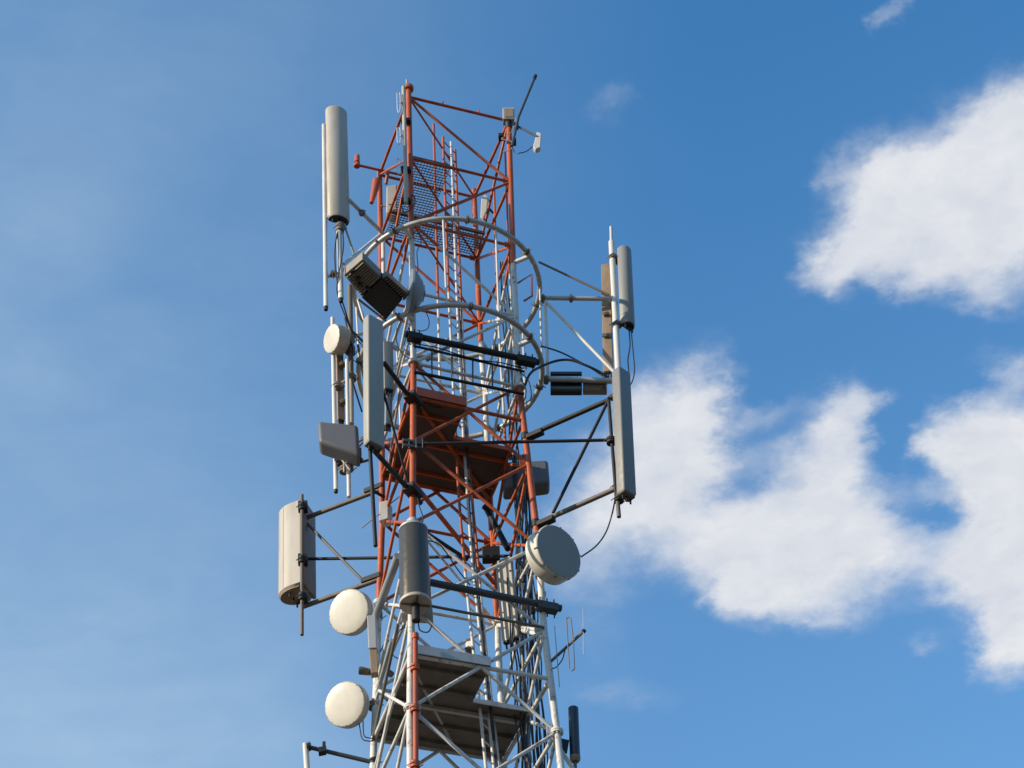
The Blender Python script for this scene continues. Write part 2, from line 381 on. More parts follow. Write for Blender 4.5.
for Lg in 'ABCD':
    ztop = {'A': z_of('A', 88), 'B': z_of('B', 116), 'C': z_of('C', 171), 'D': z_of('D', 190)}[Lg]
    zs = [ztop]; z = ztop
    while z > 13.5: z -= .5; zs.append(z)
    pts = [leg_z(Lg, z) for z in zs+[-1.7]]
    lo = MB().tube(pts, RL, 14).build('leg', PAINT, tower)
    for i in (4, 6, 8):
        p = leg_z(Lg, LV[i])
        mb = MB()
        for dz in (-.022, .008): mb.tube([p+V((0, 0, dz)), p+V((0, 0, dz+.022))], RL*1.75, 20)
        for k in range(8):
            q = p+V((math.cos(k*math.pi/4), math.sin(k*math.pi/4), 0))*RL*1.4
            mb.tube([q-V((0, 0, .045)), q+V((0, 0, .045))], .010, 6)
        mb.build('flange', PAINT, lo)
FACES = [('A', 'B'), ('B', 'D'), ('D', 'C'), ('C', 'A')]
def P_(Lg, i): return leg_z(Lg, LV[i])
nbay = sum(1 for z in LV if z > 13.2)
for i in range(nbay):
    for a, b in FACES:
        pa, pb = P_(a, i), P_(b, i)
        if not (i in (7,) and (a, b) == ('A', 'B')) and (i < 5 or (a, b) != ('A', 'B')):
            T(pa, pb, .026 if i else .027, 'ring_beam', PAINT, tower)
    if i < len(LV)-1:
        for a, b in FACES:
            p0 = (P_(a, i), P_(b, i+1)); p1 = (P_(b, i), P_(a, i+1))
            if i >= 4 or i % 2 == 0 or (i > 1 and (a, b) != ('A', 'B')): T(*p0, .0245, 'brace', PAINT, tower)
            if i >= 4 or i % 2 == 1 or (i > 1 and (a, b) != ('A', 'B')): T(*p1, .0245, 'brace', PAINT, tower)
T(leg_z('A', z_of('A', 398)), leg_z('D', z_of('A', 398)), .034, 'cross_beam', PAINT, tower); T(leg_z('A', z_of('A', 482)), leg_z('D', z_of('A', 482)), .036, 'cross_beam', PAINT, tower)
for i in (0, 1, 2, 4, 6):
    T(P_('A', i), P_('D', i), .018, 'cross_beam', PAINT, tower)
# gusset plates where braces meet the legs
mbg = MB()
for i in range(1, 9):
    for Lg, (a, b) in zip('ABDC', (('B', 'C'), ('D', 'A'), ('C', 'B'), ('A', 'D'))):
        p = P_(Lg, i)
        for o_ in (a, b):
            t = (P_(o_, i)-p).normalized()
            MBg = mbg.box(p+t*.085, (t, V((0, 0, 1)), t.cross(V((0, 0, 1)))), (.05, .065, .005))
gp = mbg.build('gusset_plates', PAINT, tower, smooth=False); gp['kind'] = 'stuff'
lowmb = MB()
zl = [z for z in LV[nbay:]]
leg_low = leg_z
z = LV[nbay]
while z > 0:
    z2 = max(-1.5, z-1.9)
    for a, b in FACES:
        lowmb.tube([leg_low(a, z), leg_low(b, z)], .022, 8); lowmb.tube([leg_low(a, z), leg_low(b, z2)], .021, 8); lowmb.tube([leg_low(b, z), leg_low(a, z2)], .021, 8)
    z = z2
lo = lowmb.build('lower_bracing', PAINT, tower); lo['kind'] = 'stuff'

# grated rest platform at the second ring
def lerp(a, b, t): return a+(b-a)*t
def quad(z, inset=0):
    return [leg_z(k, z) for k in 'ABDC']
A1, B1, D1, C1 = quad(LV[1]+.03)
def q2(q, u, v):                         # u along A->B, v along A->C
    a, b, d, c = q; return lerp(lerp(a, b, u), lerp(c, d, u), v)
Q1 = (A1, B1, D1, C1)
mb = MB()
def grate(mb, q, u0, u1, v0, v1, step=.052):
    nu = int((u1-u0)*1.75/step); nv = int((v1-v0)*1.75/(step*1.0))
    for i in range(nu+1):
        u = u0+(u1-u0)*i/nu; mb.bar(q2(q, u, v0), q2(q, u, v1), .007, .022)
    for i in range(nv+1):
        v = v0+(v1-v0)*i/nv; mb.bar(q2(q, u0, v)+V((0, 0, .003)), q2(q, u1, v)+V((0, 0, .003)), .010, .014)
grate(mb, Q1, .03, .40, .03, .68); grate(mb, Q1, .04, .97, .70, .97)
mb.build('grated_platform', GRAT, tower, smooth=False)
mb = MB(); mb.bar(q2(Q1, .03, .02)+V((0, 0, .05)), q2(Q1, .40, .02)+V((0, 0, .05)), .012, .09)
mb.bar(q2(Q1, .02, .70)+V((0, 0, .04)), q2(Q1, .98, .70)+V((0, 0, .04)), .04, .06)
mb.build('kick_plate', GRAT, tower, smooth=False)

# solid platforms
def platform(z, cut, mdeck, mfas, name, ribs, fas_h, end_u=1.0):
    q = tuple(leg_z(k, z) for k in 'ABDC'); dn = V((0, 0, -1))
    u0, v1 = cut                          # hatch: u > u0 and v < v1 stays open
    mb = MB()
    poly = [q2(q, .0, -.02), q2(q, u0, -.02), q2(q, u0, v1), q2(q, end_u, v1), q2(q, end_u, 1.0), q2(q, 0, 1.0)]
    mb.prism(poly, V((0, 0, .012)))
    pl = mb.build(name, mdeck, tower, smooth=False)
    for k in range(ribs):
        v = (k+.5)/ribs; ue = end_u if v > v1 else u0
        MB().bar(q2(q, .02, v)-V((0, 0, .03)), q2(q, ue-.01, v)-V((0, 0, .03)), .035, .055).build('joist', ORANGE if mdeck is ODECK else mdeck, pl, smooth=False)
    MB().bar(q2(q, .02, -.03)+V((0, 0, fas_h/2)), q2(q, u0, -.03)+V((0, 0, fas_h/2)), .015, fas_h).build('toe_board', mfas, pl, smooth=False)
    MB().bar(q2(q, u0, v1-.012)+V((0, 0, .02)), q2(q, end_u, v1-.012)+V((0, 0, .02)), .015, .07).build('hatch_edge', mfas, pl, smooth=False)
    return q, pl
zp2 = z_of('A', 397)
q, pl2 = platform(zp2, (.47, .38), ODECK, TOE, 'platform', 3, .17)
T(q[0], q[1], .030, 'platform_beam', PAINT, tower)
T(q[0], q[2], .028, 'platform_beam', PAINT, tower)
T(q[3], q[2], .040, 'platform_beam', PAINT, tower)
T(q[0], q[3], .026, 'platform_beam', PAINT, tower); T(q[1], q[2], .026, 'platform_beam', PAINT, tower)
MB().box(U(451, 437, -.2), ((1, .2, 0), (-.2, 1, 0), (0, 0, 1)), (.055, .05, .05)).build('junction_block', ORANGE, tower, bevel=.01)
zp3 = z_of('A', 655)
q, pl3 = platform(zp3, (.56, .40), DECK, GALV, 'platform', 5, .14, .98)
MB().bar(q2(q, .02, .50)-V((0, 0, .05)), q2(q, .97, .50)-V((0, 0, .05)), .05, .05).build('joist', GALV, pl3, smooth=False)
T(q[0], q[1], .030, 'platform_beam', PAINT, tower); T(q[1], q[2], .03, 'platform_beam', PAINT, tower); T(q[0], q[3], .03, 'platform_beam', PAINT, tower)
T(q2(q, 0, .05), q2(q, .6, .95), .025, 'platform_beam', GALV, tower)
T(q[3], q[2], .035, 'platform_beam', GALV, tower)

# mounting rings round the white band
def ringmount(px, py, rad, z=None):
    c = U(px, py, 0); pts = [c+V((math.cos(2*math.pi*k/72), math.sin(2*math.pi*k/72), 0))*rad for k in range(72)]
    return c, pts
RINGS = []
for px, py, rad, cut in ((447, 291, 1.50, 0), (450.5, 374, 1.42, 0)):
    c, pts = ringmount(px, py, rad)
    rg = MB().tube(pts+[pts[0]], .042, 12, caps=False).build('mounting_ring', GALV, tower)
    RINGS.append((c, rad))
    for Lg in 'ABCD':
        p = leg_z(Lg, c.z); dr = (p-c); dr.z = 0; dr.normalize()
        T(p, c+dr*rad, .038, 'ring_stub', WHITE, rg)
    mb = MB()
    for k in range(8):
        a = 2*math.pi*(k+.3)/8; clamp(mb, c+V((math.cos(a), math.sin(a), 0))*rad, (-math.sin(a), math.cos(a), 0), .045)
    mb.build('clamp', STEEL, rg)
for a in (-91, -58, -2, 35, 80, 125, 170):
    p = RINGS[0][0]+V((math.cos(R(a)), math.sin(R(a)), 0))*RINGS[0][1]; p2 = RINGS[1][0]+V((math.cos(R(a)), math.sin(R(a)), 0))*RINGS[1][1]
    T(p, p2, .017, 'ring_post', WHITE, tower)
T(U(383, 236, -.75), U(384, 318, -.75), .032, 'ring_post', WHITE, tower)

# ladder, following the mast's lean
def rail(path, y0, y1, d, r, name, m, n=22):
    pts = [U(interp(path, y0+(y1-y0)*k/n), y0+(y1-y0)*k/n, d) for k in range(n+1)]
    return pts
lad = MB()
RA = [(443, 137), (449, 300), (459, 500), (464, 560), (470, 620), (479, 700), (486, 768)]
RB = [(455.5, 158), (461, 300), (467, 430), (472, 500), (478, 560), (482.5, 620), (491.5, 700), (499, 768)]
RM = [(451, 142), (457, 300), (463, 430), (467.6, 500), (472, 560), (478.6, 620), (487, 700), (494, 768)]
R1 = [(433.6, 124), (438, 300), (440.5, 400)]
DL = .0
ra = rail(RA, 137, 860, DL, .02, '', None); rb = rail(RB, 150, 870, DL+.28, .02, '', None)
ladder = MB().tube(ra, .022).build('ladder_rail', PAINT, tower); ladder2 = MB().tube(rb, .022).build('ladder_rail', PAINT, tower)
zt = min(ra[0].z, rb[0].z)-.1; zz = zt; rung = MB(); k = 0
def atz(pts, z):
    for p, q_ in zip(pts, pts[1:]):
        if p.z >= z >= q_.z: return lerp(p, q_, (p.z-z)/(p.z-q_.z))
    return pts[-1]
while zz > max(ra[-1].z, rb[-1].z):
    rung.tube([atz(ra, zz), atz(rb, zz)], .011, 6); zz -= .28
rung.build('rung', PAINT, tower)
MB().tube(rail(R1, 124, 402, .15, 0, '', None), .022).build('safety_rail', PAINT, tower)
MB().tube(rail(RM, 142, 860, DL+.12, 0, '', None), .021).build('cable_conduit', WHITE, tower)
MB().tube(rail([(494, 185), (497, 297), (503, 400), (507, 470)], 188, 470, .3, 0, '', None), .020).build('cable_rail', PAINT, tower)
MB().tube(rail([(505, 150), (509, 260), (513, 340), (517, 400)], 152, 400, -.35, 0, '', None), .016).build('cable_rail', PAINT, tower)
MB().tube(rail([(519, 560), (528, 768)], 560, 850, .6, 0, '', None), .020).build('cable_rail', WHITE, tower)
# small stub pegs on the top front beam
mb = MB()
for t in (.34, .70):
    p = lerp(P_('A', 0), P_('B', 0), t); mb.tube([p, p+V((0, 0, .12))], .012, 6)
mb.build('beam_peg', ORANGE, tower)
# orange bracket beside the right leg in the white band
mb = MB(); mb.tube([U(518, 283, -.5), U(531.5, 274.5, -.5), U(532, 296, -.5), U(524, 301, -.5)], .018, 8); mb.build('side_bracket', ORANGE, tower)
# dark lower bar of the front face and pale bars to the back leg
T(P_('A', 7)+V((.1, -.06, 0)), P_('B', 7)+V((0, -.06, 0)), .020, 'ring_beam', STEEL, tower)
T(P_('D', 6), leg_z('B', z_of('B', 636)), .03, 'ring_beam', WHITE, tower)

# extra slender struts that stiffen the left face below the middle
for a, b, r, m in (((405, 600, -.9), (376, 700, .55), .02, WHITE), ((398, 624, -.8), (372, 745, .6), .024, STEEL), ((392, 640, -.6), (378, 690, .4), .03, GALV),
                   ((409, 615, -1), (382, 668, .4), .018, WHITE), ((398, 556, -.9), (373, 624, .45), .058, PIPEG), ((410, 640, -1.1), (375, 768, .55), .02, WHITE),
                   ((400, 390, -.9), (388, 470, .3), .02, GALV), ((403, 350, -.9), (386, 420, .4), .022, GALV), ((409, 340, -.9), (392, 400, 0), .02, WHITE)):
    T(U(*a), U(*b), r, 'face_strut', m, tower)

# ------------------------------------------------------------------ black pipes on the front face
def hpipe(p0, d0, p1, r, name, label, m, grp=None, ends=(.55, .55)):
    a = U(*p0, d0); b = HZ(*p1, a.z)
    t = thing(name, label, 'steel pipe', a, grp)
    MB().tube([a, b], r, 16).build('pipe', m, t)
    for e, p, L_ in ((0, a, ends[0]), (1, b, ends[1])):
        if not L_: continue
        dr = (b-a).normalized()*(1 if e == 0 else -1); mb = MB()
        mb.box(p+dr*(L_*.5)-V((0, 0, .03)), (dr, dr.cross(V((0, 0, 1))), V((0, 0, 1))), (L_*.36, r*1.25, r*1.2))
        for k in (.25, .5, .75): mb.tube([p+dr*L_*k+V((0, -.09, .06)), p+dr*L_*k+V((0, .09, -.12))], .011, 6)
        mb.build('clamp', m, t, bevel=.006)
    return t, a, b
hpipe((405, 334), -1.25, (539, 362.5), .050, 'steel_pipe', 'thick black horizontal pipe clamped across the front of the white band', BLACK, None, (.3, .42))
hpipe((423, 581), -1.2, (561, 608.5), .050, 'steel_pipe', 'thick slate grey horizontal pipe below the drum antenna, black at its right end', SLATE, None, (0, .4))

# black cable tray bridge
ct = thing('cable_tray', 'narrow black cable tray with open rungs bridging the front legs', 'cable tray', U(416, 372, -1.15))
a = U(414, 346, -1.16); b = HZ(524, 371.5, a.z); c = U(414, 372, -1.16); d = HZ(524, 394, c.z)
T(a, b, .020, 'tray_rail', BLACK, ct); T(c, d, .026, 'tray_rail', BLACK, ct)
for k in (.16, .34, .53, .71, .89): T(lerp(a, b, k), lerp(c, d, k), .013, 'rung', SLATE, ct)
MB().tube(curve([lerp(a, b, k)+V((0, -.03, .02+.03*math.sin(9*k))) for k in (0, .2, .4, .6, .8, 1)]), .010, 6).build('tray_cable', RUBBER, ct)

# ------------------------------------------------------------------ antennas
def dprofile(w, dp, kind):
    pts = []
    if kind == 'D':                       # flat back, bowed front
        for k in range(13):
            a = math.pi*k/12; pts.append((math.cos(a)*w/2, dp*.35+math.sin(a)*dp*.65))
        pts += [(-w/2, .02), (-w/2+.02, 0), (w/2-.02, 0), (w/2, .02)]
    elif kind == 'box':
        r = min(w, dp)*.16
        for cx, cy, a0 in ((w/2-r, dp-r, 0), (-w/2+r, dp-r, 90), (-w/2+r, r, 180), (w/2-r, r, 270)):
            for k in range(5): a = R(a0+k*22.5); pts.append((cx+r*math.cos(a), cy+r*math.sin(a)))
    else:
        for k in range(24): a = 2*math.pi*k/24; pts.append((math.cos(a)*w/2, dp/2+math.sin(a)*dp/2))
    return pts
def body(top, bot, w, dp, az, kind, mtl, parent, name='radome', chamfer=.03):
    ax = (top-bot).normalized(); f = V((math.sin(R(az)), -math.cos(R(az)), 0)); f = (f-ax*f.dot(ax)).normalized(); s = ax.cross(f)
    pr = dprofile(w, dp, kind); cen = V((0, dp/2)); rings = []
    Lh = (top-bot).length
    for h, k in ((0, .86), (chamfer, 1), (Lh-chamfer, 1), (Lh, .86)):
        rings.append([bot+ax*h+s*(x*k)+f*(dp/2+(y-dp/2)*k-dp/2) for x, y in pr])
    return MB().loft(rings).build(name, mtl, parent)
def panel(label, top, bot, d, w, dp, az, mtl, kind='D', pole=None, group=None, capm=None, tail=0, cat='antenna', name='panel_antenna', brackets=(.12, .85), backoff=.12, back=None, rib=0):
    a, b = U(*top, d), U(*bot, d)
    t = thing(name, label, cat, b, group)
    rd = body(a, b, w, dp, az, kind, mtl, t)
    ax = (a-b).normalized(); f = V((math.sin(R(az)), -math.cos(R(az)), 0))
    cap = MB(); base = body(b+ax*.0-ax*.035, b-ax*.002, w*.9, dp*.86, az, kind, capm or BLACK, t, 'end_cap', .01)
    for k in range(rib):
        pr = dprofile(w, dp, kind)[1:12]; x, y = pr[int((k+.5)*len(pr)/rib)]; s0 = ax.cross((f-ax*f.dot(ax)).normalized())
        MB().tube([b+s0*x+f*(y-dp/2)+ax*.04, a+s0*x+f*(y-dp/2)-ax*.04], .006, 6).build('radome_rib', mtl, t)
    if back: body(a-f*(dp/2+.012)-ax*.01, b-f*(dp/2+.012)+ax*.01, w*1.03, .05, az, 'box', back, t, 'back_tray', .01)
    for k in (-.3, 0, .3):
        MB().tube([b-ax*.03+ax.cross(f)*k*w, b-ax*.12+ax.cross(f)*k*w], .014, 8).build('connector', BLACK, t)
    for k in brackets:
        c = lerp(b, a, k)-f*(dp/2); mb = MB()
        mb.box(c-f*backoff*.5, (f, ax, f.cross(ax)), (backoff*.55, .03, .035)); clamp(mb, c-f*backoff, ax, .035)
        mb.build('bracket', STEEL, t)
    return t, a, b
def cable(label, pts, r=.011, m=RUBBER, name='feeder_cable', cat='cable', grp=None):
    return tag(MB().tube(curve([U(*p) for p in pts]), r, 7).build(name, m), label, cat, grp)

# upper-left tall round panel and the whip beside it
DUL = -1.75
panel('tall cream rounded panel antenna, highest one left of the tower', (337, 109.5), (339.3, 219), DUL, .36, .17, 24, BEIGE, 'D', backoff=.10)
pw = thing('whip_antenna', 'thin white tube standing just left of the highest cream panel', 'antenna', U(326, 309, DUL))
T(U(324, 125, DUL), U(326, 307, DUL), .036, 'tube', WHITE, pw, 14)
T(U(326, 307, DUL), U(326, 310, DUL), .030, 'end_plug', BLACK, pw, 12)
for y in (166, 192): T(U(324.5, y, DUL), U(331, y-1.5, DUL), .02, 'spacer', WHITE, pw)
pp = thing('antenna_outrigger', 'white pole and tubes carrying the highest cream panel on the left', 'outrigger', U(340, 300, DUL))
T(U(339, 228, DUL), U(341, 299, DUL), .042, 'pole', WHITE, pp, 14)
T(U(341, 299, DUL), U(341, 302, DUL), .03, 'end_plug', BLACK, pp, 12)
T(U(348, 199, DUL), U(386, 236.5, -.95), .032, 'boom', GALV, pp); T(U(344, 264, DUL), U(381, 234, -.95), .026, 'boom', WHITE, pp)
T(U(344, 224, DUL), U(356, 260, -1.4), .018, 'brace', GALV, pp)
T(U(327, 277, DUL), U(352, 266, -1.5), .026, 'boom', GALV, pp)
mb = MB(); clamp(mb, U(362, 213, -1.5), U(386, 236, -.95)-U(348, 199, DUL), .036, .06); clamp(mb, U(333, 274, DUL), (1, 0, 0), .04, .07); clamp(mb, U(340, 228, DUL), (0, 0, 1), .05, .16)
mb.build('clamp', STEEL, pp)
cable('black jumper loops under the highest cream panel', [(341, 222, DUL), (336, 240, DUL-.05), (335, 262, DUL-.05), (338, 285, DUL), (345, 310, -1.2), (352, 330, -.8), (362, 340, -.5)], .012)
cable('second black jumper running down beside the upper left white pole', [(342, 222, DUL), (343.5, 245, DUL-.05), (341, 262, DUL-.1), (337, 290, DUL-.05), (346, 318, -1.1), (356, 338, -.7), (370, 352, -.4)], .010)

# radio units slung under the upper ring, left
def slab(corners, z, h, name, m, parent, bevel=.008):
    return MB().prism([HZ(x, y, z) for x, y in corners], V((0, 0, h))).build(name, m, parent, smooth=False, bevel=bevel)
zr = U(362, 277, -1.75).z
ru = thing('radio_unit', 'light finned radio unit hanging level under the upper ring on the left', 'radio unit', HZ(362, 277, zr))
slab([(344, 275), (362.5, 259), (381, 277), (361, 296)], zr, .17, 'housing', FIN, ru)
mb = MB()
for k in range(9):
    t_ = (k+.7)/9.4; a = lerp(HZ(345.5, 275, zr), HZ(361, 294.5, zr), t_); b = lerp(HZ(362, 260.5, zr), HZ(379.5, 277, zr), t_)
    mb.bar(a-V((0, 0, .015)), b-V((0, 0, .015)), .010, .03)
mb.build('fins', FIN, ru, smooth=False)
mb = MB()
for x, y in ((353, 270), (360, 283), (368, 287), (358, 277)): mb.box(HZ(x, y, zr)-V((0, 0, .03)), ((1, 0, 0), (0, 1, 0), (0, 0, 1)), (.035, .03, .02))
mb.build('mounting_lug', BLACK, ru, smooth=False)
ru = thing('radio_unit', 'black bottomed radio unit with pale slotted side, right of the light finned one', 'radio unit', HZ(380, 300, zr))
slab([(361.5, 297.5), (381.5, 279), (402.5, 299.5), (386, 320)], zr-.03, .16, 'housing', BLACK, ru)
sl = slab([(382, 278), (387, 275), (409, 295), (404, 299.5)], zr-.02, .10, 'slotted_cover', FIN, ru)
mb = MB()
for k in range(11):
    t_ = (k+.5)/11; a = lerp(HZ(382, 278, zr), HZ(404, 299, zr), t_); b = lerp(HZ(387, 275, zr), HZ(408.5, 295, zr), t_)
    mb.bar(a-V((0, 0, .03)), b-V((0, 0, .03)), .012, .02)
mb.build('slot', BLACK, sl, smooth=False)
T(HZ(358, 299, zr-.04), HZ(386, 321, zr-.04), .018, 'edge_rail', FIN, ru)

# dishes
def dish(label, px, py, a, b, nx, ny, d, depth, mtl=CREAM, back=None, mount=None, dome=.0, group=None, name='microwave_dish', shape='drum', rimm=None):
    c = U(px, py, d); v = ray(px, py).normalized(); m_ = mpp(c)
    t = math.acos(min(1, b/a)); l = math.hypot(nx, ny); im = RT*(nx/l)-UP*(ny/l); im = (im-v*im.dot(v)).normalized()
    n = (-v*math.cos(t)+im*math.sin(t)).normalized(); r = a*m_
    th = thing(name, label, 'dish antenna', c-n*depth, group)
    if shape == 'drum':
        MB().lathe(c, n, [(-.001, r*.4), (-depth, r*.97), (-depth*.97, r), (-.05, r), (-.045, r*1.012), (-.012, r*1.012), (0, r*.985)], 56).build('shroud', rimm or BEIGE, th)
        MB().lathe(c, n, [(-.004, r*.3), (-.003, r*.97), (.002, r*.972), (.006+dome*.2, r*.93), (.010+dome, r*.6), (.012+dome*1.35, r*.25), (.013+dome*1.45, .002)], 56).build('radome', mtl, th)
        MB().lathe(c-n*depth, n, [(.01, r*.9), (-.01, r*.9), (-depth*.30, r*.5), (-depth*.40, r*.2), (-depth*.8, r*.16)], 40).build('back_shell', back or BEIGE, th)
    else:
        MB().lathe(c, n, [(0, r*.3), (0, r), (-.03, r*1.01), (-depth*.35, r*.86), (-depth*.72, r*.55), (-depth, r*.12)], 56).build('reflector', mtl, th)
    mb = MB(); clips = 10
    ax = n.orthogonal().normalized(); bx = n.cross(ax)
    if shape == 'drum':
        for k in range(16):
            q = c+(ax*math.cos(k*math.pi/8)+bx*math.sin(k*math.pi/8))*r*.955
            MB().tube([q-n*.004, q+n*.006], .006 if a < 25 else .009, 6).build('screw', STEEL, th)
    for k in range(clips):
        q = c+(ax*math.cos(k*2*math.pi/clips+.2)+bx*math.sin(k*2*math.pi/clips+.2))*r*1.01; mb.box(q-n*.03, (n, ax, bx), (.028, .009, .009))
    if shape == 'drum' and a > 25: mb.build('rim_clip', STEEL, th, smooth=False)
    if mount:
        e = U(*mount); s_ = c-n*(depth*(1.4 if shape == 'drum' else .55))
        T(s_, e, .035, 'mount_arm', STEEL, th); mb = MB(); mb.box(s_, (n, V((0, 0, 1)), n.cross(V((0, 0, 1)))), (.09, .10, .08)); clamp(mb, e, (0, 0, 1), .06, .12)
        mb.build('mount_bracket', STEEL, th, bevel=.005)
    return th, n, c, r
dish('small cream drum dish seen edge on, upper left beside the brown panel', 331.5, 338.5, 15, 7.6, -1, -.22, -.55, .20, CREAM, mount=(350, 350, -.3), rimm=BEIGE)
dish('upper of the two cream round dishes on the left leg', 348.5, 611.5, 23, 19, -.9, -.35, .35, .14, CREAM, mount=(377, 616, .55), dome=.004)
dish('lower of the two cream round dishes on the left leg', 344.5, 704, 23, 19.3, -.9, -.35, .35, .14, CREAM, mount=(374, 705, .6), dome=.004)
dish('large grey faced drum dish with cream shroud on the right leg', 559, 551.5, 29, 18.8, .86, -.52, -.95, .25, DISHG, mount=(541, 574, -.55), rimm=CREAM, back=CREAM)
dish('grey bowl dish seen edge on under the upper ring', 409.5, 292, 23.5, 2.6, -1, -.12, -1.45, .24, BLUEG, shape='bowl', mount=(412, 300, -1.15))
cable('thin black loop below the two small left dishes', [(359, 722, .5), (362, 738, .4), (368, 741, .4), (373, 741, .5)], .008)
cable('black coax hanging behind the lower cream dish', [(363, 720, .5), (364, 735, .4), (369, 738, .45), (373, 738, .5)], .008)

# middle-left poles, brown panel back, wedge
DM = -.35
mf = thing('antenna_outrigger', 'pair of white poles and a dark pole left of the white band', 'outrigger', U(336, 491, DM))
T(U(332.5, 318, DM), U(336, 490, DM), .033, 'pole', WHITE, mf, 14); T(U(336, 490, DM), U(336, 492.5, DM), .028, 'end_plug', BLACK, mf)
T(U(350, 286, DM), U(351, 378, DM), .042, 'pole', STEEL, mf, 14); T(U(351, 378, DM), U(351.3, 424, DM), .042, 'pole', BEIGE, mf, 14)
T(U(347, 360, DM-.1), U(349, 497, DM-.1), .030, 'pole', WHITE, mf, 14)
T(U(337, 386, DM), U(353, 377, DM), .030, 'boom', GALV, mf); T(U(345, 340, DM), U(372, 330, -.1), .028, 'boom', GALV, mf)
T(U(351, 330, DM), U(382, 360, .2), .022, 'boom', STEEL, mf); T(U(344, 467, DM), U(369, 460, -.6), .020, 'boom', STEEL, mf)
T(U(358, 300, -.6), U(364, 320, -.6), .022, 'brace', GALV, mf); T(U(358, 345, -.3), U(368, 400, -.3), .02, 'brace', STEEL, mf)
mb = MB()
for x, y in ((351, 352), (350.5, 340), (338, 386), (352, 378), (342, 463), (349, 468), (344, 470)): clamp(mb, U(x, y, DM), (0, 0, 1), .05, .09)
mb.build('clamp', STEEL, mf)
panel('narrow brown panel back between the two white poles on the left', (339.5, 352), (341, 420), DM+.1, .11, .06, -150, BROWN, 'box', brackets=(.2, .75), backoff=.06)
cable('black cable snaking over the dark left pole', [(345, 318, DM-.1), (349, 335, DM-.15), (353, 352, DM-.1), (347, 366, DM-.1), (352, 380, DM-.1), (357, 396, DM), (362, 412, -.2)], .013)
def wedge(label, corners, d, th, mtl, mount):
    P = [U(x, y, d) for x, y in corners]; c = sum(P, V())/4
    t = thing('wedge_antenna', label, 'antenna', c)
    o = MB().prism(P, V((0, th, .0))).build('shroud', mtl, t, bevel=.055); o.modifiers['bevel'].segments = 5
    mb = MB(); e = U(*mount); mb.tube([c+V((0, th*.9, 0)), e], .03, 8); mb.box(lerp(c, e, .8), ((1, 0, 0), (0, 1, 0), (0, 0, 1)), (.06, .06, .09)); mb.build('bracket', STEEL, t)
    return t
wedge('grey wedge shaped antenna jutting left in front of the white poles', [(317.5, 420), (358, 424), (359.5, 455), (318.5, 441)], -.75, .30, WEDG, (362, 460, -.5))
wedge('grey wedge shaped antenna jutting right behind the orange band', [(504, 461), (548, 459), (550, 482), (503, 488)], .35, .30, WEDG, (500, 478, .6))
mb = MB(); 
bt = thing('bracket_cluster', 'tangle of small clamps and stub tubes below the left wedge antenna', 'bracket', U(345, 463, -.5))
for (a, b) in (((338, 455), (350, 470)), ((340, 468), (360, 452)), ((344, 452), (344, 472)), ((350, 448), (368, 436)), ((352, 455), (372, 432))):
    T(U(*a, -.5), U(*b, -.5), .014, 'stub_tube', BEIGE, bt)

# the big shaded left panel on black booms
DP = -2.05
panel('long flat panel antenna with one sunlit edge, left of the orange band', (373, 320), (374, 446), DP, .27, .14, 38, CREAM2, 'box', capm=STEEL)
fr = thing('antenna_outrigger', 'black booms reaching up left from the near leg to the long flat panel', 'outrigger', leg_z('A', z_of('A', 400)))
for y0, e in ((402, (384, 363)), (494, (370, 446))):
    p = leg_z('A', z_of('A', y0)); dr = (HZ(*e, p.z)-p).normalized(); p0 = p-dr*.22
    T(p0, HZ(*e, p.z), .036, 'boom', BLACK, fr, 12)
    mb = MB(); mb.box(p-V((0, .05, 0)), (dr, dr.cross(V((0, 0, 1))), V((0, 0, 1))), (.14, .09, .05)); mb.build('clamp', BLACK, fr, bevel=.006)
T(U(369.5, 440, -2.0), U(375.5, 546, -2.0), .028, 'pole', BLACK, fr)
T(U(383.5, 392, -2.0), U(410, 490, -1.2), .018, 'strut', BLACK, fr)
pB = leg_z('B', z_of('B', 445)); pA = leg_z('A', z_of('A', 448))
mb = MB(); 
for s_ in (-1, 1): mb.box(pA+V((.03, -.06, .05*s_)), ((1, .25, 0), (-.25, 1, 0), (0, 0, 1)), (.17, .03, .022))
for k in (-.14, -.05, .05, .14): mb.tube([pA+V((k, -.1, .1)), pA+V((k, -.1, -.1))], .010, 6)
mb.build('clamp', SLATE, fr, bevel=.004)
panel('pale grey panel antenna half hidden behind the long flat panel', (387.5, 343), (388.5, 390), -1.2, .15, .08, 20, GREYR, 'box')
panel('slim dark panel hanging behind the pale grey one', (389, 385), (388, 425), -.9, .10, .07, 20, BLUEG, 'box')

# right upper frame, white
DR_ = -.2
uf = thing('antenna_outrigger', 'white outrigger frame holding two panels on the right of the rings', 'outrigger', U(619, 500, DR_))
pt = U(611.5, 242, DR_)
T(pt, U(619.5, 395, DR_), .050, 'pole', WHITE, uf, 16)
MB().tube([U(611, 227, DR_), U(611.6, 250, DR_)], .026, 12).build('pole_tip', WHITE, uf)
T(U(542, 298, DR_), U(615, 299, DR_), .038, 'boom', GALV, uf, 14); T(U(546, 379, DR_), U(612, 381, DR_), .047, 'boom', GALV, uf, 14)
T(U(547, 303, DR_), U(616, 374, DR_), .026, 'brace', WHITE, uf); T(U(545, 300, DR_), U(548, 379, DR_), .026, 'brace', WHITE, uf)
T(U(539, 262, DR_), U(609, 295, DR_), .019, 'brace', STEEL, uf)
mb = MB(); clamp(mb, U(571, 298.5, DR_), (1, 0, 0), .045, .05); clamp(mb, U(613, 258, DR_), (0, 0, 1), .055, .07); clamp(mb, U(617, 325, DR_), (0, 0, 1), .055, .06); clamp(mb, U(543, 299, DR_), (1, 0, 0), .05, .06)
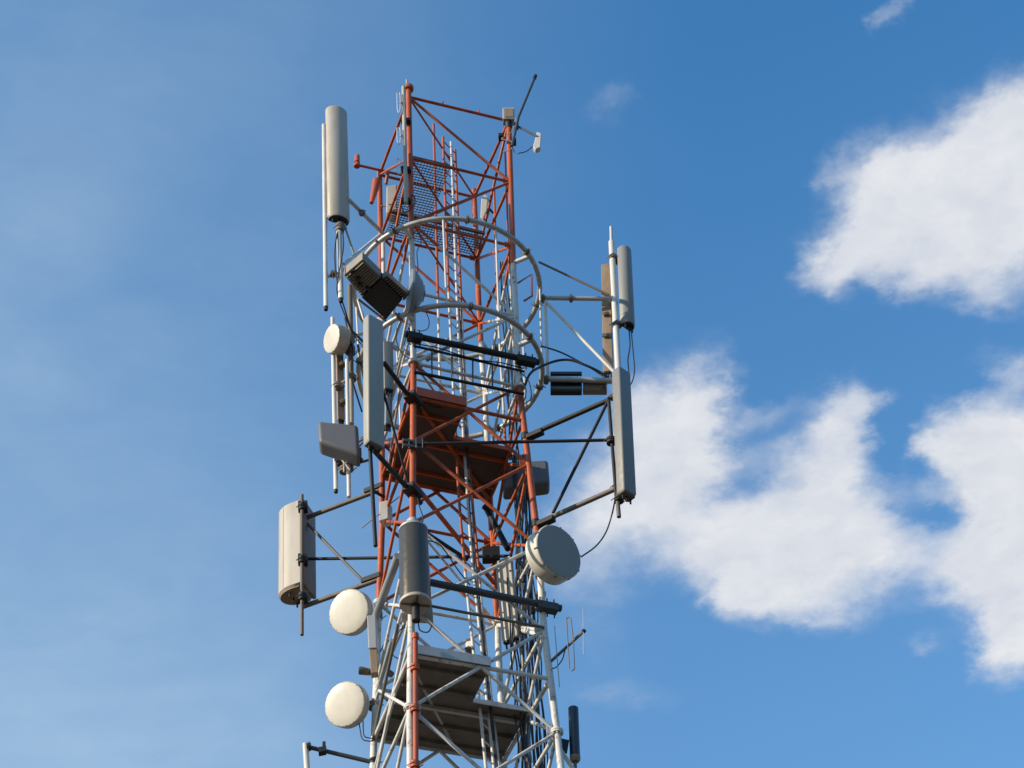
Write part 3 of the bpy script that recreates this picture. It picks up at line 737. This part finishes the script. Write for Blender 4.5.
clamp(mb, U(546, 380, DR_), (1, 0, 0), .05, .07)
mb.build('clamp', STEEL, uf)
panel('grey rounded panel antenna highest on the right, beside the white pole', (625.2, 249), (628.7, 325), DR_-.02, .245, .17, 42, GREYL, 'D', brackets=(.1, .93))
panel('flat brown panel back left of the white right-hand pole', (606, 265), (608.2, 372), DR_+.15, .155, .06, 170, BROWN, 'box', brackets=(.3, .5), backoff=.02)
cable('black jumper loop under the highest right panel', [(629, 328, DR_), (630, 345, DR_-.05), (628, 360, DR_-.05), (629, 376, DR_-.05), (627, 384, DR_)], .011)
cable('longer black jumper loop under the highest right panel', [(631, 328, DR_), (633, 350, DR_-.05), (634.5, 370, DR_-.05), (632, 382, DR_-.05), (627, 388, DR_)], .010)
cable('black cable bundle arcing from the ring to the right radio units', [(524, 388, -.5), (530, 374, -.5), (540, 367, -.4), (556, 361, -.3), (570, 360, -.3), (585, 365, -.3), (598, 371, -.25), (609, 378, -.2)], .020)
cable('thin black cable from the lower ring to the right pole', [(541, 346, -.2), (560, 352, -.25), (580, 362, -.25), (600, 374, -.2), (606, 384, -.2), (602, 388, -.2)], .014)
# radio units under the lower boom
def unit(label, x0, y0, x1, y1, d, m, lip=None, nf=10, th=.2):
    p = [U(x0, y0, d), U(x1, y0, d), U(x1, y1, d), U(x0, y1, d)]; c = sum(p, V())/4
    t = thing('radio_unit', label, 'radio unit', c)
    MB().prism(p, V((0, th, 0))).build('housing', m, t, smooth=False, bevel=.01)
    mb = MB()
    for k in range(nf):
        s_ = (k+.5)/nf; mb.bar(lerp(p[0], p[1], s_)-V((0, .012, 0)), lerp(p[3], p[2], s_)-V((0, .012, 0)), .008, .03, up=(0, 1, 0))
    mb.build('fins', m, t, smooth=False)
    if lip:
        MB().bar(lerp(p[3], p[0], .05)-V((0, .03, 0)), lerp(p[2], p[1], .05)-V((0, .03, 0)), .05, .06).build('base_lip', lip, t, smooth=False)
        MB().bar(p[0]-V((0, .02, -.05)), p[1]-V((0, .02, -.05)), .05, .05).build('top_lip', lip, t, smooth=False)
    return t
unit('black finned radio unit slung under the lower right boom', 550.5, 377, 582, 391, DR_+.06, BLACK, SLATE, th=.10)
unit('brown finned radio unit between the black unit and the long right panel', 583, 379, 607, 391, DR_+.06, BROWN, None, 14, th=.09)

# right lower frame, black, and its long panel
lf = thing('antenna_outrigger', 'black boom frame carrying the long right-hand panel off the orange band', 'outrigger', leg_z('B', z_of('B', 440)))
p0 = leg_z('B', z_of('B', 437)); e0 = HZ(609, 400, p0.z); DQ = e0.y-YT
T(p0, e0, .037, 'boom', BLACK, lf, 12)
p1 = leg_z('B', z_of('B', 524)); e1 = HZ(615, 489, p1.z); T(p1, e1, .037, 'boom', STEEL, lf, 12)
T(U(553, 513, -.7), U(608, 401, DQ), .024, 'brace', BLACK, lf)
T(pA+V((0, -.08, 0)), U(612, 440, DQ), .024, 'boom', BLACK, lf, 12)
T(U(608.5, 398, DQ), U(616.5, 500, DQ), .026, 'pole', BLACK, lf, 12); T(U(617, 494, DQ), U(619, 517, DQ), .030, 'pole', STEEL, lf, 12)
mb = MB()
for p, q_ in ((p0, e0), (p1, e1)):
    dr = (q_-p).normalized(); mb.box(p+dr*.16-V((0, 0, .04)), (dr, dr.cross(V((0, 0, 1))), V((0, 0, 1))), (.13, .05, .035)); mb.tube([p-V((0, 0, .06)), p+V((0, 0, .06))], RL*1.3, 14)
clamp(mb, U(611, 441, DQ), (0, 0, 1), .05, .10); clamp(mb, U(619, 500, DQ), (0, 0, 1), .05, .06)
mb.build('clamp', BLACK, lf)
panel('longest flat panel antenna at the far right end of the black booms', (621, 372), (626.5, 495), DQ-.08, .24, .165, 42, GREYR, 'box', capm=STEEL)
cable('thin black cable sagging from the right panel to the grey faced dish', [(615, 500, DQ), (612, 514, -1), (606, 532, -.9), (596, 546, -.9), (581, 557, -.9)], .011)

# far-left wide panel with its own frame
zA = leg_z('C', z_of('C', 489)).z; c0 = leg_z('C', z_of('C', 489)); eL = HZ(303, 519, zA); DB = eL.y-YT
bf = thing('antenna_outrigger', 'weathered boom frame reaching left to the wide beige antenna', 'outrigger', eL)
T(c0, eL, .036, 'boom', STEEL, bf, 12)
c1 = leg_z('C', z_of('C', 579)); eL2 = HZ(302, 607, c1.z); T(c1, eL2, .037, 'boom', STEEL, bf, 12)
T(U(304, 559, DB), U(512, 556, .35), .024, 'boom', BLACK, bf, 12)
T(eL, U(364, 582, .75), .022, 'brace', STEEL, bf)
T(U(302, 495, DB-.25), U(302, 635, DB-.25), .026, 'pole', STEEL, bf, 12)
mb = MB()
for p, q_ in ((c0, eL), (c1, eL2)):
    dr = (q_-p).normalized(); mb.box(p+dr*.13+V((0, 0, .05)), (dr, dr.cross(V((0, 0, 1))), V((0, 0, 1))), (.15, .06, .04))
for y in (507, 560, 597): mb.box(U(303, y, DB-.2), ((1, 0, 0), (0, 1, 0), (0, 0, 1)), (.07, .07, .07)); clamp(mb, U(302, y, DB-.25), (0, 0, 1), .04, .12)
mb.build('clamp', BLACK, bf)
T(U(370, 489, .3), U(386, 498, .4), .025, 'strut', BLACK, bf)
panel('wide beige rounded antenna standing alone at the far left', (293.5, 511), (293.5, 596), DB+.12, .42, .46, -112, BEIGE, 'D', brackets=(), capm=BROWN, back=TRAY, rib=5)

rb_ = thing('antenna_outrigger', 'dark stub booms and block clamped to the rear leg in the orange band', 'outrigger', U(491, 554, 1.0))
T(U(425, 532, .2), U(468, 560, .5), .030, 'boom', BLACK, rb_); T(U(486, 508, .9), U(508, 549, .5), .045, 'boom', BLACK, rb_)
MB().box(U(491, 555, .9), ((1, 0, 0), (0, 1, 0), (0, 0, 1)), (.13, .09, .10)).build('block', BLACK, rb_, bevel=.01)
T(U(484, 506, .8), U(491, 512, .9), .05, 'clamp', BLACK, rb_)
# little white box on the left leg with thin rods
wb = thing('junction_box', 'small white box clipped on the left leg in the orange band', 'junction box', U(385, 512, .2))
MB().prism([U(379, 502, .2), U(388, 500, .2), U(388, 518, .2), U(379, 521, .2)], V((.06, .16, 0))).build('housing', WHITE, wb, smooth=False, bevel=.008)
T(U(361.5, 528, .2), U(379, 514, .2), .010, 'rod', GALV, wb, 6); T(U(390, 504, .2), U(412, 487, -.3), .010, 'rod', GALV, wb, 6)
# drum antenna in front of near leg
DD = -1.42
dt, db = U(413.2, 530, DD), U(415.5, 604, DD)
dr_ = thing('drum_antenna', 'dark glossy cylinder antenna upright in front of the near leg', 'antenna', db)
ax = (dt-db).normalized(); rD = 16.0*mpp(db); LD = (dt-db).length
MB().lathe(db, ax, [(.0, rD*.985), (.02, rD), (LD-.03, rD*.93), (LD, rD*.90)], 40).build('radome', DRUM, dr_)
MB().lathe(db, ax, [(-.012, rD*.3), (-.012, rD*1.0), (.012, rD*1.03), (.03, rD*1.02), (.03, rD*.9)], 40).build('base_flange', BEIGE, dr_)
MB().lathe(dt, ax, [(-.03, rD*.8), (-.03, rD*.95), (.0, rD*.95), (.02, rD*.8), (.05, rD*.45), (.10, rD*.35), (.18, rD*.33)], 40).build('top_cap', GALV, dr_)
mb = MB(); mb.box(db-ax*.018, (V((1, .2, 0)), V((-.2, 1, 0)), ax), (rD*.9, .012, .01)); mb.box(db-ax*.02, (V((-.2, 1, 0)), V((1, .2, 0)), ax), (rD*.9, .012, .01)); mb.build('base_rib', STEEL, dr_, smooth=False)
MB().tube([db, db-ax*.28], .055, 14).build('stub_mast', BLACK, dr_)
ub = thing('junction_box', 'pale box behind the foot of the dark drum antenna', 'junction box', U(425, 612, -1.2))
MB().prism([U(401, 603, -1.15), U(432, 603, -1.15), U(433, 614, -1.15), U(401, 613, -1.15)], V((0, .2, 0))).build('housing', GALV, ub, smooth=False, bevel=.01)
rp = DOWN(U(415, 636, -1.3), 636)
rp2 = DOWN(rp, 860)
red = thing('steel_pipe', 'slim orange red pipe standing against the near leg below the drum', 'steel pipe', rp2)
pp_ = [U(415.3, 636, -1.3), U(415.8, 768, -1.3), U(416, 860, -1.3)]
MB().tube(pp_, .034, 14).build('pipe', ORANGE, red); MB().tube([U(415.3, 634, -1.3), U(415.3, 639, -1.3)], .045, 14).build('collar', ORANGE, red)
mb = MB()
for y in (668, 709, 765): clamp(mb, U(415, y, -1.3), (0, 0, 1), .045, .09)
mb.build('clamp', ORANGE, red)

# stuff at the top
wl_ = thing('dipole_antenna', 'white pipe with small loop dipoles on the near leg at the very top', 'antenna', U(406, 204, -1.25))
T(U(403.5, 87, -1.25), U(406, 203, -1.25), .034, 'pipe', BEIGE, wl_, 14)
for y0, y1 in ((93, 110), (128, 142), (159, 172)):
    q0 = U(397, y0, -1.3); q1 = U(397.5, y1, -1.3); q3 = U(400, y1+1, -1.3); q4 = U(400, y0+1, -1.3); mid = U(403, (y0+y1)/2, -1.25)
    MB().tube(curve([q0, q1, q3, q4, q0], 4), .008, 6).build('loop_dipole', WHITE, wl_); T(lerp(q3, q4, .4), mid, .010, 'stub', STEEL, wl_, 6)
mb = MB()
for y in (121, 170, 201): mb.box(U(406, y, -1.2), ((1, 0, 0), (0, 1, 0), (0, 0, 1)), (.08, .05, .035))
mb.build('clamp', BLACK, wl_, bevel=.005)
tl = thing('beacon_lamp', 'dark orange cap on top of the near leg', 'lamp', leg_z('A', z_of('A', 88)))
MB().lathe(leg_z('A', z_of('A', 90)), (0, 0, 1), [(-.02, .05), (0, .085), (.07, .09), (.11, .07), (.13, .02)], 24).build('lamp_body', ORANGE, tl)
MB().tube([U(407, 86, -1.1), U(407, 80, -1.1)], .02, 8).build('spike', GALV, tl)
# obstruction light on its arm
ol = thing('obstruction_light', 'red obstruction light on an orange arm at upper left', 'lamp', U(357, 165, .3))
aE = U(357, 165, .3)
T(aE, HZ(404, 175.5, aE.z), .024, 'arm', ORANGE, ol); T(U(388, 172, .3), U(386, 184, .4), .03, 'brace', ORANGE, ol)
MB().lathe(aE-V((0, 0, .02)), (0, 0, 1), [(-.02, .03), (-.02, .055), (.03, .06), (.09, .035), (.10, .05)], 20).build('lamp_base', ORANGE, ol)
MB().lathe(aE+V((0, 0, .08)), (0, 0, 1), [(0, .045), (.02, .05), (.13, .048), (.17, .05), (.2, .03), (.21, .005)], 20).build('lens', RED, ol)
ff = thing('flood_horn', 'orange tapered horn hanging off the left rear leg near the top', 'horn', U(374, 192, .35))
MB().tube([U(377, 181, .35), U(371.5, 203, .35)], .05, 12, rr=[.085, .035]).build('horn', ORANGE, ff)
T(U(377, 181, .35), U(381, 179, .5), .02, 'bracket', BLACK, ff)
cb = thing('equipment_box', 'cream box inside the mast top behind the near leg', 'box', U(391, 200, .1))
MB().prism([U(386.5, 186, .1), U(397, 184, .1), U(397, 215, .1), U(386, 212, .1)], V((0, .2, 0))).build('housing', BEIGE, cb, smooth=False, bevel=.02)
T(U(390, 205, .1), U(381, 206, .55), .02, 'bracket', STEEL, cb)
cp = thing('panel_antenna', 'small cream leaf shaped panel by the rear leg near the top', 'antenna', U(483, 208, .6))
MB().prism([U(481, 198, .6), U(485, 194, .6), U(488, 197, .6), U(487, 210, .6), U(483, 219, .6), U(480, 217, .6)], V((.05, .1, 0))).build('radome', CREAM, cp, smooth=False, bevel=.015)
T(U(486, 205, .65), U(493, 213, .7), .02, 'bracket', BLACK, cp)
# top right floodlight, tilted rod, camera
fl_ = thing('floodlight', 'square grey floodlight housing on the right leg top', 'lamp', U(508.5, 118, -.6))
MB().prism([U(502.5, 107.5, -.66), U(514.5, 107, -.66), U(514.5, 118.5, -.66), U(503, 118.5, -.66)], V((0, .16, 0))).build('housing', GALV, fl_, smooth=False, bevel=.01)
MB().prism([U(504.2, 109, -.665), U(513, 108.7, -.665), U(513, 117, -.665), U(504.5, 117, -.665)], V((0, -.008, 0))).build('glass', BROWN, fl_, smooth=False)
T(U(508, 118, -.6), U(509, 128, -.55), .06, 'yoke', BLACK, fl_, 10)
rd = thing('rod_antenna', 'dark rod leaning up right from the top of the right leg', 'antenna', U(512, 146, -.75))
MB().tube([U(535, 77, -.75), U(518.5, 117, -.75), U(512, 146, -.75)], .024, 10).build('rod', SLATE, rd)
MB().tube([U(535.6, 75.5, -.75), U(534.4, 78.5, -.75)], .033, 10).build('tip', BLACK, rd)
mb = MB()
for x, y in ((516, 126), (513.5, 142), (501, 137)): mb.box(U(x, y, -.66), ((1, 0, 0), (0, 1, 0), (0, 0, 1)), (.045, .06, .04))
mb.build('clamp', BLACK, rd, bevel=.006)
cm = thing('security_camera', 'little white unit on a dark arm at the top right', 'camera', U(537, 139, -.75))
T(U(517, 126, -.72), U(537, 136.5, -.75), .020, 'arm', SLATE, cm)
MB().prism([U(534.5, 141, -.75), U(537, 131.5, -.75), U(541.5, 133, -.75), U(540.5, 147, -.75), U(535.5, 149, -.75), U(533, 146, -.75)], V((0, .10, 0))).build('housing', WHITE, cm, smooth=False, bevel=.012)
cable('thin dark cable sagging from the white unit to the right leg top', [(533, 146, -.72), (527, 151, -.72), (520, 153, -.72), (515, 153, -.68), (512, 146, -.66)], .009)
cable('pale cable looped round the top of the right leg', [(516, 118, -.7), (513, 130, -.7), (506, 136, -.7), (502, 139, -.7), (512, 142, -.7), (511, 149, -.7), (503, 152, -.66)], .008, BEIGE)
cable('black cable coil at the foot of the dipole pipe', [(408, 201, -1.2), (413, 195, -1.2), (415, 202, -1.2), (410, 210, -1.2), (404, 212, -1.2), (402, 207, -1.2)], .010)
cable('thin grey loop hanging beside the near leg under the upper ring', [(413, 232, -1.2), (419, 235, -1.2), (421, 243, -1.2), (417, 252, -1.2), (418, 268, -1.2), (416, 280, -1.2)], .007)
cable('thin dark loop under the edge on bowl dish', [(426, 312, -1), (429, 320, -1), (428, 328, -1), (422, 331, -1), (417, 330, -1)], .007)

# beige panels behind the right leg
panel('beige flat panel behind the slate pipe between the right legs', (504, 560), (511, 640), .25, .25, .08, 150, BEIGE, 'box', brackets=(), backoff=.05)
panel('short white panel inside the mast above the lower platform', (470, 642), (471, 664), .7, .12, .06, 160, WHITE, 'box', brackets=(.5,), backoff=.05)
# yagi
yg = thing('yagi_antenna', 'thin grey yagi antenna with a tall loop on the right leg', 'antenna', U(549, 664, -.55))
T(U(547, 665, -.55), U(584, 631, -.9), .020, 'boom', STEEL, yg, 8)
l = [U(566.5, 619, -.78), U(568.5, 617, -.78), U(571, 619, -.8), U(573.5, 643, -.8), U(574.5, 669, -.8), U(572, 671, -.8), U(569.5, 669, -.78), U(568, 645, -.78), U(566.5, 619, -.78)]
MB().tube(l, .0075, 8).build('folded_dipole', STEEL, yg)
T(U(554.5, 626, -.65), U(559.5, 687, -.65), .007, 'reflector', GALV, yg, 6); T(U(583.2, 608, -.9), U(583.5, 655, -.9), .006, 'director', BEIGE, yg, 6)
MB().tube([U(584.6, 630.3, -.9), U(583, 632, -.9)], .028, 8).build('boom_plug', BLACK, yg)
cable('black cable hanging below the yagi boom', [(565, 650, -.75), (562, 660, -.7), (555, 668, -.6), (549, 667, -.6)], .008)
# dark collinear bottom right
nv = thing('sleeve_antenna', 'short dark blue black cylinder antenna at lower right', 'antenna', U(576, 768, -.4))
T(U(573.3, 708.5, -.4), U(575, 756, -.4), .066, 'radome', NAVY, nv, 20)
MB().lathe(U(575.1, 758, -.4), (0, 0, 1), [(-.06, .045), (-.03, .066), (.02, .07), (.03, .05)], 20).build('base', BROWN, nv)
T(U(575, 760, -.4), U(577, 800, -.4), .022, 'stub', STEEL, nv)
T(U(559, 748, -.5), U(575, 772, -.4), .03, 'bracket', WHITE, nv)
mb = MB(); mb.prism([U(560, 738, -.5), U(569, 740, -.45), U(570, 735, -.45), U(567, 752, -.45), U(561, 750, -.5)], V((0, .04, 0))); mb.build('plate', BLACK, nv, smooth=False)
# bottom-left bracket
bb = thing('antenna_outrigger', 'white post on a dark arm at the lower left corner of the mast', 'outrigger', U(306, 768, .5))
T(U(305.5, 744, .5), U(309, 800, .5), .040, 'post', WHITE, bb, 14); T(U(308, 747, .5), U(376, 763, .6), .030, 'arm', SLATE, bb, 12)
mb = MB(); mb.box(U(324, 746.5, .5), ((1, 0, 0), (0, 1, 0), (0, 0, 1)), (.02, .02, .07)); mb.box(U(322.5, 751, .5), ((1, 0, .2), (0, 1, 0), (0, 0, 1)), (.05, .05, .04)); clamp(mb, U(374, 762, .6), (0, 0, 1), .05, .08); clamp(mb, U(309, 747, .5), (1, 0, 0), .04, .05)
mb.build('clamp', BLACK, bb)
# grey box and lamp on the left leg
gb = thing('equipment_box', 'narrow grey upright box right of the upper cream dish', 'box', U(372, 648, .1))
MB().prism([U(367, 615.5, .1), U(375.5, 614, .1), U(376.5, 647.5, .1), U(368.5, 648, .1)], V((.02, .14, 0))).build('housing', GALV, gb, smooth=False, bevel=.008)
MB().prism([U(369, 649, .12), U(377, 648.5, .12), U(378, 672, .12), U(371, 673, .12)], V((0, .12, 0))).build('bracket', BROWN, gb, smooth=False, bevel=.008)
gl = thing('floodlight', 'small dark lamp sticking left below the narrow grey box', 'lamp', U(364, 671, .2))
MB().tube([U(359, 670.5, .2), U(361, 670.6, .2), U(369, 672, .25), U(374, 672.5, .3)], .05, 16, rr=[.055, .058, .048, .04]).build('lamp_body', STEEL, gl)
T(U(388, 672, .2), U(392, 675, .2), .045, 'rear_cap', STEEL, gl)

# feeder cables running down inside the mast by the right face
random.seed(4)
fb = thing('feeder_cables', 'dark bundle of feeder cables running down inside the right face of the mast', 'cable bundle', U(530, 700, .4))
for k in range(13):
    x0 = 514+k*.9; dd = .15+random.random()*.6; pts = []
    for y in range(455, 860, 26):
        pts.append(U(x0+(y-455)*.052+random.uniform(-1.6, 1.6)+(k-6)*(y-455)*.0035, y, dd+random.uniform(-.04, .04)))
    MB().tube(curve(pts, 5), random.choice((.010, .013, .016)), 6).build('cable', random.choice((RUBBER, RUBBER, RUBBER, SLATE)), fb)
for k in range(5):
    pts = [U(505+k*3+random.uniform(-2, 2)+(y-560)*.07, y, .2+random.uniform(-.2, .3)) for y in range(570, 780, 24)]
    MB().tube(curve(pts, 5), .012, 6).build('cable', random.choice((BEIGE, GALV, RUBBER)), fb)
for k in range(6):
    pts = [U(502+k*1.6+random.uniform(-1.2, 1.2)+(y-300)*.055, y, .35+random.uniform(-.1, .1)) for y in range(262, 480, 22)]
    MB().tube(curve(pts, 5), random.choice((.009, .012)), 6).build('cable', random.choice((RUBBER, RUBBER, GALV)), fb)
ub2 = thing('feeder_cables', 'pair of dark cables strapped along the ladder', 'cable bundle', U(488, 700, 0))
for k in range(2):
    pts = [U(interp(RM, y)+2+k*1.6+random.uniform(-.5, .5), y, -.02) for y in range(300, 860, 30)]
    MB().tube(curve(pts, 4), .011, 6).build('cable', RUBBER, ub2)
jn = thing('cable_cluster', 'knot of dark connectors and pale brackets behind the grey faced dish', 'bracket', U(536, 590, 0))
for k in range(16):
    x, y = random.uniform(520, 543), random.uniform(556, 612)
    MB().box(U(x, y, random.uniform(-.3, .2)), ((1, .3, .1), (-.3, 1, .2), (0, -.2, 1)), (random.uniform(.02, .05), .03, random.uniform(.02, .06))).build('bracket', random.choice((BLACK, BEIGE, STEEL)), jn, smooth=False)
for i, pts in enumerate(([(402, 318, -1), (396, 335, -.9), (401, 352, -.9), (412, 360, -.9)], [(405, 392, -1.1), (425, 402, -1), (438, 408, -.9), (452, 400, -.8)], [(520, 372, -.6), (529, 382, -.6), (531, 398, -.6), (524, 404, -.6)],
             [(404, 345, -1), (408, 330, -1), (413, 318, -1)], [(521, 378, -.6), (526, 390, -.6), (524, 402, -.6)], [(416, 530, -1.4), (423, 520, -1.3), (419, 505, -1.2), (415, 488, -1.1)],
             [(424, 540, -1.3), (440, 545, -1.2), (458, 570, -1), (470, 585, -.8)], [(432, 625, -1.2), (428, 632, -1.2), (420, 630, -1.2), (418, 620, -1.3)], [(396, 640, -.8), (400, 630, -.8), (408, 626, -.8)], [(380, 652, .2), (388, 640, .1), (393, 655, 0), (402, 660, -.3)])):
    lab = ['black cable slack left of the upper black pipe', 'black cable loop above the orange platform', 'black cable loop right of the cable tray', 'short black cable rising to the upper black pipe', 'second black loop at the tray end by the right leg',
           'black cable climbing from the drum antenna along the near leg', 'thin black cable trailing from the drum antenna across the mast', 'small black loop at the foot of the drum antenna', 'small black loop left of the near leg below the drum', 'black cable sagging right of the narrow grey box'][i]
    cable(lab, pts, .009)
